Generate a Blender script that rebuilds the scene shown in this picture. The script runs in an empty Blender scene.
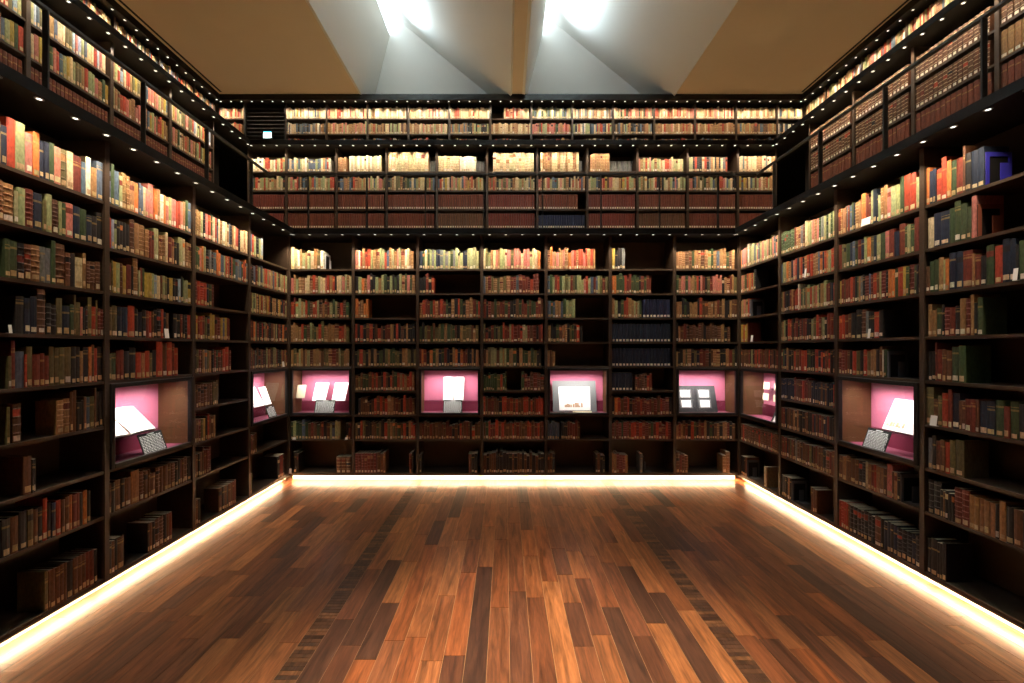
import bpy, math, random, re
from mathutils import Vector, Matrix
R = random.Random(7)
C = bpy.context.scene.collection
SC = bpy.context.scene
PI = math.pi

# ------------------------------------------------------------------ constants (metres; camera eye 1.65 m above the floor)
EYE, CX, F = 1.65, -0.105, 424.0
VPX, VPY = 505.5, 349.0
W1, W2, W3 = 2.80, 4.215, 5.725          # half widths of the three tiers
D1, D2, D3 = 5.27, 6.75, 8.27            # depth of the three back faces
OV = 0.12                                # overhang of the galleries over the shelf faces
SOF1, TOP1 = EYE+1.40, EYE+1.465         # first gallery: underside, walking surface
SOF2, TOP2 = EYE+3.20, EYE+3.27
SOF3, CEIL = EYE+4.78, EYE+4.89
UP = 0.034                               # full thickness of an upright
BT = 0.020                               # board thickness
PITCH = 0.303
DEPTH = 0.32

# ------------------------------------------------------------------ materials
MATS = {}
def mat(name, col=(.5,.5,.5), rough=.5, spec=.5, metal=0, emit=None, es=0, noise=0, nscale=30, bump=0, stretch=None):
    m = bpy.data.materials.new(name); m.use_nodes = True
    nt = m.node_tree; b = nt.nodes['Principled BSDF']
    b.inputs['Base Color'].default_value = (*col, 1); b.inputs['Roughness'].default_value = rough
    b.inputs['Specular IOR Level'].default_value = spec; b.inputs['Metallic'].default_value = metal
    if emit: b.inputs['Emission Color'].default_value = (*emit, 1); b.inputs['Emission Strength'].default_value = es
    if noise or bump:
        tc = nt.nodes.new('ShaderNodeTexCoord'); mp = nt.nodes.new('ShaderNodeMapping')
        if stretch: mp.inputs['Scale'].default_value = stretch
        nz = nt.nodes.new('ShaderNodeTexNoise'); nz.inputs['Scale'].default_value = nscale; nz.inputs['Detail'].default_value = 4
        nt.links.new(tc.outputs['Object'], mp.inputs['Vector']); nt.links.new(mp.outputs['Vector'], nz.inputs['Vector'])
        if noise:
            mx = nt.nodes.new('ShaderNodeMix'); mx.data_type = 'RGBA'
            mx.inputs['A'].default_value = (*[c*(1-noise) for c in col], 1); mx.inputs['B'].default_value = (*[c*(1+noise) for c in col], 1)
            nt.links.new(nz.outputs['Fac'], mx.inputs['Factor']); nt.links.new(mx.outputs['Result'], b.inputs['Base Color'])
        if bump:
            bp = nt.nodes.new('ShaderNodeBump'); bp.inputs['Strength'].default_value = bump; bp.inputs['Distance'].default_value = .002
            nt.links.new(nz.outputs['Fac'], bp.inputs['Height']); nt.links.new(bp.outputs['Normal'], b.inputs['Normal'])
    MATS[name] = m
    return m
WOOD = mat('dark_wood', (.054,.034,.021), .42, .4, noise=.35, nscale=14, stretch=(1,1,6))
PANEL = mat('dark_panel', (.085,.060,.038), .6, .3, noise=.2, nscale=8)
BLACK = mat('black_paint', (.010,.009,.008), .5, .3)
VOID = mat('dark_wall', (.012,.009,.007), .8, .2)
SLAB = mat('gallery_black', (.009,.0065,.005), .6, .2)
PLASTER = mat('plaster', (.76,.65,.50), .9, .1, noise=.03, nscale=3)
COFFER = mat('white_plaster', (.84,.82,.76), .9, .1, noise=.02, nscale=3)
STEEL = mat('dark_steel', (.022,.018,.015), .5, .4)
RING = mat('lamp_ring', (.25,.23,.2), .35, .5, metal=.8)
LENS = mat('lamp_lens', (.9,.9,.9), .3, emit=(1,.93,.82), es=2.2)
LED = mat('led_warm', (.9,.9,.9), .4, emit=(1,.68,.38), es=125)
SKYL = mat('skylight_pane', (.9,.95,1), .4, emit=(.75,.90,1), es=3)
SIGN = mat('sign_lit', (.9,1,1), .4, emit=(.72,1,1), es=5)
SIGNC = mat('sign_cyan', (.1,.7,.8), .4, emit=(.05,.6,.75), es=1.5)
PINK = mat('pink_felt', (.56,.16,.25), .85, .1, noise=.05, nscale=60)
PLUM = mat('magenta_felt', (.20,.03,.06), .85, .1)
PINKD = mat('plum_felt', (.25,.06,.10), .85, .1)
OAK = mat('case_wood', (.12,.056,.022), .5, .3, noise=.18, nscale=18, stretch=(1,1,5))
WHITE = mat('white_paper', (.86,.84,.80), .7, .2)
CREAM = mat('cream_paper', (.72,.62,.42), .7, .2)
PRINT = mat('print_ink', (.45,.30,.20), .8, .1, noise=.6, nscale=60)
GREYM = mat('grey_mount', (.13,.13,.13), .7, .2)
CARD = mat('caption_board', (.014,.014,.013), .6, .3)
ALBUM = mat('album_leather', (.030,.028,.030), .5, .4, noise=.4, nscale=40)
BOUNCEF = mat('gallery_boards', (.72,.52,.30), .5, .3, noise=.2, nscale=9)  # pale top, out of view, lightened to bounce lamp light onto the ceiling
BLUEM = mat('blue_enamel', (.035,.03,.30), .4, .5)
BROWNM = mat('brown_enamel', (.24,.07,.035), .5, .4)
GREYE = mat('grey_enamel', (.10,.10,.105), .4, .5)
WHITEE = mat('white_enamel', (.75,.75,.75), .4, .5)

def glassmat():
    m = bpy.data.materials.new('clear_glass'); m.use_nodes = True; nt = m.node_tree; nt.nodes.clear()
    o = nt.nodes.new('ShaderNodeOutputMaterial'); mx = nt.nodes.new('ShaderNodeMixShader')
    t = nt.nodes.new('ShaderNodeBsdfTransparent'); t.inputs[0].default_value = (.96,.98,.97,1)
    g = nt.nodes.new('ShaderNodeBsdfGlossy'); g.inputs['Roughness'].default_value = .01
    fr = nt.nodes.new('ShaderNodeFresnel'); fr.inputs['IOR'].default_value = 1.45
    ge = nt.nodes.new('ShaderNodeNewGeometry'); iv = nt.nodes.new('ShaderNodeMath'); iv.operation='SUBTRACT'; iv.inputs[0].default_value=1; mm = nt.nodes.new('ShaderNodeMath'); mm.operation='MULTIPLY'
    nt.links.new(ge.outputs['Backfacing'], iv.inputs[1]); nt.links.new(fr.outputs[0], mm.inputs[0]); nt.links.new(iv.outputs[0], mm.inputs[1])
    nt.links.new(mm.outputs[0], mx.inputs[0]); nt.links.new(t.outputs[0], mx.inputs[1]); nt.links.new(g.outputs[0], mx.inputs[2]); nt.links.new(mx.outputs[0], o.inputs[0])
    return m
GLASS = glassmat()

def bookmat():
    m = bpy.data.materials.new('bookbinding'); m.use_nodes = True; nt = m.node_tree; b = nt.nodes['Principled BSDF']
    at = nt.nodes.new('ShaderNodeAttribute'); at.attribute_name = 'col'
    tc = nt.nodes.new('ShaderNodeNewGeometry')
    mp = nt.nodes.new('ShaderNodeMapping'); mp.inputs['Scale'].default_value = (1,1,.45)
    nz = nt.nodes.new('ShaderNodeTexNoise'); nz.inputs['Scale'].default_value = 85; nz.inputs['Detail'].default_value = 3
    mr = nt.nodes.new('ShaderNodeMapRange'); mr.inputs['From Min'].default_value = .3; mr.inputs['From Max'].default_value = .7
    mr.inputs['To Min'].default_value = .72; mr.inputs['To Max'].default_value = 1.25
    vm = nt.nodes.new('ShaderNodeVectorMath'); vm.operation = 'SCALE'
    nt.links.new(tc.outputs['Position'], mp.inputs['Vector']); nt.links.new(mp.outputs['Vector'], nz.inputs['Vector']); nt.links.new(nz.outputs['Fac'], mr.inputs['Value'])
    nt.links.new(at.outputs['Color'], vm.inputs[0]); nt.links.new(mr.outputs['Result'], vm.inputs['Scale']); nt.links.new(vm.outputs[0], b.inputs['Base Color'])
    b.inputs['Roughness'].default_value = .5; b.inputs['Specular IOR Level'].default_value = .35
    return m
BOOK = bookmat()

def floormat():
    m = bpy.data.materials.new('parquet'); m.use_nodes = True; nt = m.node_tree; b = nt.nodes['Principled BSDF']
    at = nt.nodes.new('ShaderNodeAttribute'); at.attribute_name = 'col'
    al = nt.nodes.new('ShaderNodeAttribute'); al.attribute_name = 'shift'
    tc = nt.nodes.new('ShaderNodeTexCoord')
    ad = nt.nodes.new('ShaderNodeVectorMath'); ad.operation = 'ADD'
    mp = nt.nodes.new('ShaderNodeMapping'); mp.inputs['Scale'].default_value = (1,.09,1)
    nz = nt.nodes.new('ShaderNodeTexNoise'); nz.inputs['Scale'].default_value = 26; nz.inputs['Detail'].default_value = 5; nz.inputs['Distortion'].default_value = 1.2
    mr = nt.nodes.new('ShaderNodeMapRange'); mr.inputs['From Min'].default_value = .3; mr.inputs['From Max'].default_value = .7
    mr.inputs['To Min'].default_value = .48; mr.inputs['To Max'].default_value = 1.5
    nf = nt.nodes.new('ShaderNodeTexNoise'); nf.inputs['Scale'].default_value = 160; nf.inputs['Detail'].default_value = 3
    m2 = nt.nodes.new('ShaderNodeMapRange'); m2.inputs['From Min'].default_value = .3; m2.inputs['From Max'].default_value = .7
    m2.inputs['To Min'].default_value = .82; m2.inputs['To Max'].default_value = 1.18
    mu = nt.nodes.new('ShaderNodeMath'); mu.operation = 'MULTIPLY'
    vm = nt.nodes.new('ShaderNodeVectorMath'); vm.operation = 'SCALE'
    L = nt.links.new
    L(tc.outputs['Object'], ad.inputs[0]); L(al.outputs['Vector'], ad.inputs[1]); L(ad.outputs[0], mp.inputs['Vector'])
    L(mp.outputs['Vector'], nz.inputs['Vector']); L(mp.outputs['Vector'], nf.inputs['Vector'])
    L(nz.outputs['Fac'], mr.inputs['Value']); L(nf.outputs['Fac'], m2.inputs['Value']); L(mr.outputs['Result'], mu.inputs[0]); L(m2.outputs['Result'], mu.inputs[1])
    L(at.outputs['Color'], vm.inputs[0]); L(mu.outputs[0], vm.inputs['Scale']); L(vm.outputs[0], b.inputs['Base Color'])
    b.inputs['Roughness'].default_value = .36; b.inputs['Specular IOR Level'].default_value = .4
    return m
PARQ = floormat()

# ------------------------------------------------------------------ mesh helpers
class MB:
    def __init__(s): s.v=[]; s.f=[]; s.c=[]; s.h=[]
    def box(s, x0,x1,y0,y1,z0,z1, col=None):
        b=len(s.v)
        s.v += [(x0,y0,z0),(x1,y0,z0),(x1,y1,z0),(x0,y1,z0),(x0,y0,z1),(x1,y0,z1),(x1,y1,z1),(x0,y1,z1)]
        s.f += [(b,b+3,b+2,b+1),(b+4,b+5,b+6,b+7),(b,b+1,b+5,b+4),(b+1,b+2,b+6,b+5),(b+2,b+3,b+7,b+6),(b+3,b,b+4,b+7)]
        s.c += [col]*6
        return s
    def poly(s, pts, col=None):
        b=len(s.v); s.v += [tuple(p) for p in pts]; s.f.append(tuple(range(b,b+len(pts)))); s.c.append(col); return s
    def slabpoly(s, pts, thick):      # a planar polygon given thickness along its normal (backwards)
        n = (Vector(pts[1])-Vector(pts[0])).cross(Vector(pts[2])-Vector(pts[0])).normalized()*-thick
        q = [tuple(Vector(p)+n) for p in pts]; k=len(pts)
        s.poly(pts); s.poly(q[::-1])
        for i in range(k): s.poly([pts[i], q[i], q[(i+1)%k], pts[(i+1)%k]])
        return s
    def cyl(s, p, r, z0, z1, n=12):
        b=len(s.v)
        for z in (z0,z1):
            for i in range(n): a=2*PI*i/n; s.v.append((p[0]+r*math.cos(a), p[1]+r*math.sin(a), z))
        for i in range(n): j=(i+1)%n; s.f.append((b+i,b+j,b+n+j,b+n+i)); s.c.append(None)
        s.f.append(tuple(b+i for i in range(n))[::-1]); s.f.append(tuple(b+n+i for i in range(n))); s.c += [None]*2
        return s
    def add(s, other, M=None):
        b=len(s.v)
        s.v += [tuple(M@Vector(p)) for p in other.v] if M else other.v
        s.f += [tuple(i+b for i in f) for f in other.f]; s.c += other.c; return s
    def mesh(s, name, m):
        me = bpy.data.meshes.new(name); me.from_pydata(s.v, [], s.f)
        if any(c is not None for c in s.c):
            a = me.color_attributes.new('col','FLOAT_COLOR','CORNER'); buf=[]
            for f,c in zip(s.f, s.c):
                c = c or (.5,.5,.5); buf += [c[0],c[1],c[2],1.0]*len(f)
            a.data.foreach_set('color', buf)
        me.materials.append(m); me.update(); return me
    def obj(s, name, m, parent=None, loc=None, rz=0):
        return link(name, s.mesh(name, m), parent, loc, rz)
def link(name, me, parent=None, loc=None, rz=0):
    o = bpy.data.objects.new(name, me); C.objects.link(o); o.parent = parent
    if loc is not None: o.location = loc
    o.rotation_euler[2] = rz
    return o
def bev(o, w=.003, seg=2):
    md = o.modifiers.new('bevel','BEVEL'); md.width=w; md.segments=seg; md.limit_method='ANGLE'; return o
def thing(name, label, cat, loc=(0,0,0), rz=0, group=None):
    o = bpy.data.objects.new(name, None); C.objects.link(o); o.location=loc; o.rotation_euler[2]=rz
    return tag(o,label,cat,group)
def tag(o, label, cat, group=None):
    o['label']=label; o['category']=cat
    if group: o['group']=group
    return o
def struct(o): o['kind']='structure'; return o
ORD = ['first','second','third','fourth','fifth','sixth','seventh','eighth','ninth','tenth']
def ordn(n):
    if n<10: return ORD[n]
    n+=1; return str(n)+('th' if 10<=n%100<=20 else {1:'st',2:'nd',3:'rd'}.get(n%10,'th'))

class Frame:          # a wall of shelving: u runs left to right as one faces it, d goes into the shelf
    def __init__(s, side, face):
        s.side=side; s.face=face; s.rz={'back':0,'left':PI/2,'right':-PI/2}[side]
    def p(s,u,d,z):
        if s.side=='back': return (u, s.face+d, z)
        if s.side=='left': return (-s.face-d, u, z)
        return (s.face+d, -u, z)
    def M(s,u,d,z): return Matrix.Translation(s.p(u,d,z)) @ Matrix.Rotation(s.rz,4,'Z')
def project(P):
    z = P[1]
    if z < .05: return None
    return VPX + F*(P[0]-CX)/z, VPY - F*(P[2]-EYE)/z

# ------------------------------------------------------------------ floor
YN = -2.2
def build_floor():
    struct(MB().box(-W1-.3,W1+.3, YN, D1+.3, -.12,-.0016, None).obj('floor_1', mat('floor_joint',(.36,.21,.10),.5,.3)))
    mb = MB(); sh=[]
    pal=[(.27,.105,.042),(.31,.125,.050),(.22,.082,.034),(.35,.150,.060),(.19,.072,.032),(.13,.055,.030),(.085,.041,.026),(.29,.102,.038),(.24,.098,.046),(.16,.065,.034),(.30,.125,.052)]
    w=.118; g=.0011
    strips = (-1.24, 1.18)
    x=-W1-.08-w*.3
    cols=[]
    while x < W1+.1:
        x1=x+w
        isstrip = any(abs((x+x1)/2 - s) < w/2 for s in strips)
        y = YN + R.random()*.3
        lastc=None
        while y < D1+.14:
            if isstrip:
                L = .030 ; c=R.choice([(.10,.052,.030),(.13,.068,.036),(.075,.04,.026),(.20,.10,.048),(.09,.047,.03)])
                y1=y+L
            else:
                L = R.choice([.38,.5,.62,.75,.9,1.1])*R.uniform(.9,1.1); y1=y+L
                c=R.choice(pal)
                if c==lastc: c=R.choice(pal)
                lastc=c
            f=R.uniform(.58,.78); c=(c[0]*f*1.03,c[1]*f*.90,c[2]*f*.78)
            n0=len(mb.f)
            mb.box(x+g,x1-g,y+g,min(y1,D1+.14)-g,-.004,0,c)
            s=(R.uniform(0,40),R.uniform(0,40),0); sh += [s]*8
            y=y1
        x=x1
    me = mb.mesh('floor', PARQ)
    a = me.attributes.new('shift','FLOAT_VECTOR','POINT'); a.data.foreach_set('vector',[q for s in sh for q in s])
    struct(link('floor', me))
build_floor()

# ------------------------------------------------------------------ room shell
struct(MB().box(-W3-.5,W3+.5, YN-.12,YN, 0,CEIL+.1).obj('wall_rear', VOID))
struct(MB().box(-W3-.6,W3+.6, 8.86,8.98, 0,CEIL+2.2).obj('wall_back', VOID))
struct(MB().box(-W3-.60,-W3-.45, YN,8.9, 0,CEIL+.1).obj('wall_left', VOID))
struct(MB().box(W3+.45,W3+.60, YN,8.9, 0,CEIL+.1).obj('wall_right', VOID))
# galleries: U-shaped slabs, each carrying the tier above
def uslab(name, wi, di, wo, do, z0, z1, m):
    mb=MB()
    a,b=wi-OV, di-OV
    P=[(-wo,YN),(-a,YN),(-a,b),(a,b),(a,YN),(wo,YN),(wo,do),(-wo,do)]
    mb.poly([(x,y,z0) for x,y in P][::-1])
    for i in range(8):
        p,q=P[i],P[(i+1)%8]; mb.poly([(p[0],p[1],z0),(q[0],q[1],z0),(q[0],q[1],z1),(p[0],p[1],z1)])
    if m is SLAB: struct(MB().poly([(x,y,z1) for x,y in P]).obj(name+'_boards',BOUNCEF))  # separate pale top added to throw light up at the ceiling
    else: mb.poly([(x,y,z1) for x,y in P])
    return struct(mb.obj(name,m))
uslab('gallery_floor', W1, D1, W3+.44, 8.84, SOF1, TOP1, SLAB)
uslab('upper_gallery_floor', W2, D2, W3+.44, 8.84, SOF2, TOP2, SLAB)
# black cornice over the highest shelves
uslab('trim_1', W3-.02, D3-.02, W3+.44, 8.62, SOF3, CEIL, BLACK)

# ceiling with two wedge-shaped coffers, each opening to a slot of daylight
CO = [(-2.915,.025,-2.525,-2.335), (.215,3.165,.60,.80)]
SKY_E = 225
H0, HA, HB, YE, YS = CEIL, EYE+6.44, EYE+6.84, 8.70, YN
def build_ceiling():
    mb=MB()
    xs=[-W3-.5, CO[0][0], CO[0][1], CO[1][0], CO[1][1], W3+.5]
    for a,b in ((0,1),(2,3),(4,5)):
        mb.box(xs[a],xs[b],YS,8.86,H0,H0+.1)
    for c in CO: mb.box(c[0],c[1],YE+.001,8.86,H0,H0+.1)
    struct(mb.obj('ceiling', PLASTER))
    for n,(x0,x1,xa,xb) in enumerate(CO):
        mb=MB()
        mb.slabpoly([(x0,YS,H0),(x0,YE,H0),(xa,YE,HA),(xa,YS,HA)][::-1], .05)
        mb.slabpoly([(x1,YS,H0),(x1,YE,H0),(xb,YE,HB),(xb,YS,HB)], .05)
        mb.slabpoly([(x0,YE,H0),(x1,YE,H0),(xb,YE,HB),(xa,YE,HA)], .05)
        mb.slabpoly([(x0,YS,H0),(x1,YS,H0),(xb,YS,HB),(xa,YS,HA)][::-1], .05)
        struct(mb.obj('ceiling_%d'%(n+1), COFFER))
        struct(MB().poly([(xa,YS,HA),(xa,YE,HA),(xb,YE,HB),(xb,YS,HB)]).obj('window_%d'%(n+1), SKYL))
        L=bpy.data.lights.new('daylight','AREA'); L.shape='RECTANGLE'; L.size=YE-1.3; L.size_y=.20; L.energy=SKY_E; L.color=(.72,.90,1); L.spread=1.25
        lo=bpy.data.objects.new('daylight',L); C.objects.link(lo); lo.location=((xa+xb)/2+.06,(YE+.3)/2,(HA+HB)/2-.15)
        d_=Vector((1,0,0)); y_=Vector((0,1,0)); z_=-d_; lo.rotation_euler=Matrix((y_,z_.cross(y_),z_)).transposed().to_euler()
build_ceiling()
for n,(x) in enumerate((-5.41+CX, 5.64+CX)):
    struct(MB().box(x-.018,x+.018, .5, 8.06, CEIL-.004, CEIL+.02).obj('trim_%d'%(n+2), BLACK))

# ------------------------------------------------------------------ books
COL = dict(k=(.020,.018,.017), n=(.017,.023,.040), b=(.085,.115,.155), x=(.16,.17,.16), g=(.048,.072,.030), d=(.02,.045,.028), o=(.13,.11,.045),
  s=(.30,.32,.15), r=(.38,.055,.026), m=(.155,.033,.020), p=(.50,.17,.13), a=(.55,.17,.045), t=(.32,.17,.07), w=(.12,.052,.024), c=(.60,.47,.27),
  i=(.74,.67,.52), y=(.42,.29,.055), l=(.30,.36,.44), q=(.150,.040,.020), u=(.014,.017,.045))
NAME = dict(k='black',n='navy',b='slate blue',x='grey',g='dark green',d='bottle green',o='olive',s='sage green',r='red',m='maroon',p='pink',a='orange',t='tan',
  w='dark brown',c='cream',i='ivory',y='mustard',l='pale blue',q='brick red',u='deep blue')
PAGE=(.55,.47,.33)
def jit(c,a=.14):
    f=R.uniform(1-a,1+a); return tuple(max(.004,v*f*R.uniform(.93,1.07)) for v in c)
def make_book(w,h,d,letter,band,lod,solid=True,tagged=True,sty=None):
    base=jit(COL[letter.lower()])
    n = 4 if lod==0 else 3
    if R.random()<.10 and sty is None: tagged=False
    bulge=min(.16*w,.007)
    rows=[(0.0,0,base)]            # (z, offset, colour of the face ABOVE this level)
    def seg(z,off,col): rows.append((z,off,col))
    lab0=R.uniform(.006,.016) if sty is None else .010; lab1=lab0+(R.uniform(.022,.036) if sty is None else .026)
    labc = jit(R.choice([(.58,.42,.22),(.50,.34,.16),(.62,.48,.28),(.45,.32,.16),(.72,.64,.5)]) if sty is None else (.78,.70,.55),.12) if tagged else base
    light=tuple(min(1,v*1.5+.06) for v in base)  # highlight on the raised bands, painted as a lighter tone
    if letter.lower()=='w' and sty is not None: light=(.55,.42,.26)
    gold=tuple(.5*v+.5*g for v,g in zip(base,(.42,.28,.09)))
    rows=[(0.0,0,base)]
    if tagged: seg(lab0,0,('LAB',labc)); seg(lab1,0,base)
    if band:
        nb=R.choice([4,5,5,6]); ttl=R.choice([nb-1,nb-1,nb-2]); tc=R.choice([jit(COL['m'],.2),jit(COL['r'],.2),jit(COL['k'],.2),base,base,base] if letter.lower() in 'wkg' else [base,base,base,jit(COL['m'],.2),jit(COL['t'],.2)])
        z0=lab1+.012
        for i in range(nb):
            zc=z0+(h-.022-z0)*i/(nb-1)*.96
            if lod==0:
                seg(zc,0,light); seg(zc+.0015,.0028,light); seg(zc+.0045,.0028,light); seg(zc+.006,0,tc if i==ttl-1 else base)
            else:
                seg(zc-.004,0,tuple(v*.45 for v in base)); seg(zc,0,light); seg(zc+.006,0,tc if i==ttl-1 else base)  # far books: shadow below each band painted as a dark line
    else:
        st=R.random() if sty is None else sty
        if st<.45:
            z1=h*R.uniform(.68,.8)
            seg(z1,0,gold); seg(z1+.012,0,base)
            if st<.2: seg(z1+.022,0,gold); seg(z1+.026,0,base)
        elif st<.53:
            tc=R.choice([jit(COL['m']),jit(COL['c']),jit(COL['k']),jit(COL['a'])]); z1=h*.7; seg(z1,0,tc); seg(z1+.035,0,base)
    rows=[r for r in rows if r[0]<h-.004]+[(h,0,base)]
    cv=MB(); lb=MB()
    N=n+1; m_=R.uniform(.30,.42)
    xs=[-w/2,-w*m_,0,w*m_,w/2] if n==4 else [-w/2,-w*m_,w*m_,w/2]
    ys=[bulge*((2*x/w)**2) for x in xs]
    for z,off,_ in rows:
        for x,y in zip(xs,ys): cv.v.append((x,y-off,z))
    labrow=None
    for j in range(len(rows)-1):
        c=rows[j][2]
        isl = isinstance(c[0],str)
        if isl: labrow=j
        cc = c[1] if isl else c
        if isl and not solid: cc=base
        for i in range(n):
            a=j*N+i; cv.f.append((a,a+1,a+N+1,a+N)); cv.c.append(base if (isl and i in (0,n-1)) else cc)
    T=(len(rows)-1)*N; b=len(cv.v)
    cv.v += [(-w/2,d,0),(w/2,d,0),(w/2,d,h),(-w/2,d,h)]
    # sides as fans of the spine edge
    L=[j*N for j in range(len(rows))]; Rr=[j*N+n for j in range(len(rows))]
    cv.f.append(tuple([b,L[0]]+L[1:]+[b+3])); cv.c.append(base)
    cv.f.append(tuple([b+1,b+2]+Rr[::-1])); cv.c.append(base)
    if solid:
        cv.f.append((b+1,b,b+3,b+2)); cv.c.append(PAGE)
        cv.f.append(tuple([T+i for i in range(N)]+[b+2,b+3])); cv.c.append(PAGE)
        cv.f.append(tuple([i for i in range(N)][::-1]+[b,b+1])); cv.c.append(base)
        return cv,None,None
    t=.0028; yi=bulge+t; s=len(cv.v)
    for z in (0,h): cv.v += [(-w/2+t,d,z),(-w/2+t,yi,z),(w/2-t,yi,z),(w/2-t,d,z)]
    cv.f.append(tuple([T+i for i in range(N)]+[b+2,s+7,s+6,s+5,s+4,b+3])); cv.c.append(base)
    cv.f.append(tuple([i for i in range(N)][::-1]+[b,s,s+1,s+2,s+3,b+1])); cv.c.append(base)
    cv.f += [(s,s+4,s+5,s+1),(s+1,s+5,s+6,s+2),(s+2,s+6,s+7,s+3),(b,b+3,s+4,s),(b+1,s+3,s+7,b+2)]; cv.c += [base]*5
    pg=MB(); hp=h-.006
    pg.box(-w/2+t+.0002,w/2-t-.0002,yi+.0005,d-.003,.003,hp,jit(PAGE,.1))
    if labrow is not None:
        z0,z1=rows[labrow][0],rows[labrow+1][0]
        x0,x1=-w*m_,w*m_; k=4; o=.0007
        pts=[(x0+(x1-x0)*i/k) for i in range(k+1)]
        yy=[bulge*((2*x/w)**2)-o for x in pts]
        for z in (z0,z1):
            for x,y in zip(pts,yy): lb.v.append((x,y,z))
        for i in range(k): lb.f.append((i,i+1,i+k+2,i+k+1)); lb.c.append(labc)
        bb=len(lb.v)
        for z in (z0,z1):
            for x,y in zip(pts,yy): lb.v.append((x,y+.0006,z))
        for i in range(k): lb.f.append((bb+i,bb+i+k+1,bb+i+k+2,bb+i+1)); lb.c.append(labc)
        lb.f += [(k+1+0,bb+k+1,bb,0),(k,bb+k,bb+2*k+1,2*k+1)]; lb.c += [labc]*2
    return cv,pg,(lb if labrow is not None else None)

BOOKS=[]    # dict(frame,u,z,w,h,d,letter,band,rec,row key)
def put(fr,row,u,z,w,h,let,band,rec=.012,lean=0,sty=None):
    BOOKS.append(dict(fr=fr,row=row,u=u,z=z,w=w,h=h,let=let,band=band,rec=rec,lean=lean,sty=sty,d=min(.24,.30-rec,max(.10,h*.68+R.uniform(-.01,.01)))))
TOK=re.compile(r"([a-zA-Z])(\d+)([\^'_]*)$")
EXTRA=[]    # bookends and cards asked for by rows
def row_tokens(fr,key,u0,u1,z,s,avail,fill=None,anchor='left',norm=.205):
    """s: tokens 'letter width flags' (width in 5 mm), '.n' a gap of n*5 mm, '@x' a bookend; the tokens are scaled to fit u0..u1."""
    toks=s.split(); tot=0
    if '.' not in s and key[1]!=3:
        have=sum(.012 if t[0]=='@' else int(TOK.match(t).group(2))*.005 for t in toks)
        pool=[t for t in toks if t[0]!='@']
        while have<(u1-u0)-.01:
            t=R.choice(pool); toks.append(t); have+=int(TOK.match(t).group(2))*.005
    for t in toks:
        if t[0]=='.': tot+=float(t[1:])*.005
        elif t[0]=='@': tot+=.012
        else: tot+=int(TOK.match(t).group(2))*.005
    span=u1-u0-.004
    k=1.0
    if key[:2]==('right',3): k=.93
    if tot*k>span: k=span/tot
    elif anchor=='left' and key[:2]!=('right',3): k=min(1.15,span/tot)
    u=u0+.002
    if anchor=='right': u=u1-.002-tot*k
    start=u
    for t in toks:
        if t[0]=='.': u+=float(t[1:])*.005*k; continue
        if t[0]=='@': EXTRA.append((fr,u+.0062,z,t[1])); u+=.012*k; continue
        l,wd,fl=TOK.match(t).groups(); w=int(wd)*.005*k
        h=norm+R.uniform(-.009,.009)
        if "'" in fl: h+=.022
        if '^^' in fl: h+=.062
        elif '^' in fl: h+=.046
        if '_' in fl: h-=.024
        h=min(h,avail-.008)
        put(fr,key,u+w/2,z,w-.0008,h,l.lower(),l.isupper(),rec=.006+R.uniform(0,.005))
        u+=w
    return start,u
def row_random(fr,key,u0,u1,z,pal,avail,norm=.205,var=.022,wr=(.018,.036),bandw=.0,rec=.007,uni=None):
    u=u0+.003
    while True:
        l=R.choice(pal)
        w=uni[0] if uni else R.uniform(*wr)*(1.2 if l.isupper() else 1)
        if u+w>u1-.002: break
        h=uni[1] if uni else norm+R.gauss(0,var*.7)
        h=min(max(h,.15),avail-.008)
        put(fr,key,u+w/2,z,w-(.005 if uni else .002),h,l.lower(),l.isupper(),rec=rec+R.uniform(0,.006 if not uni else .002),sty=(.3 if uni[0]==.036 or uni[0]==.05 else .9) if uni else None)
        u+=w

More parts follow.
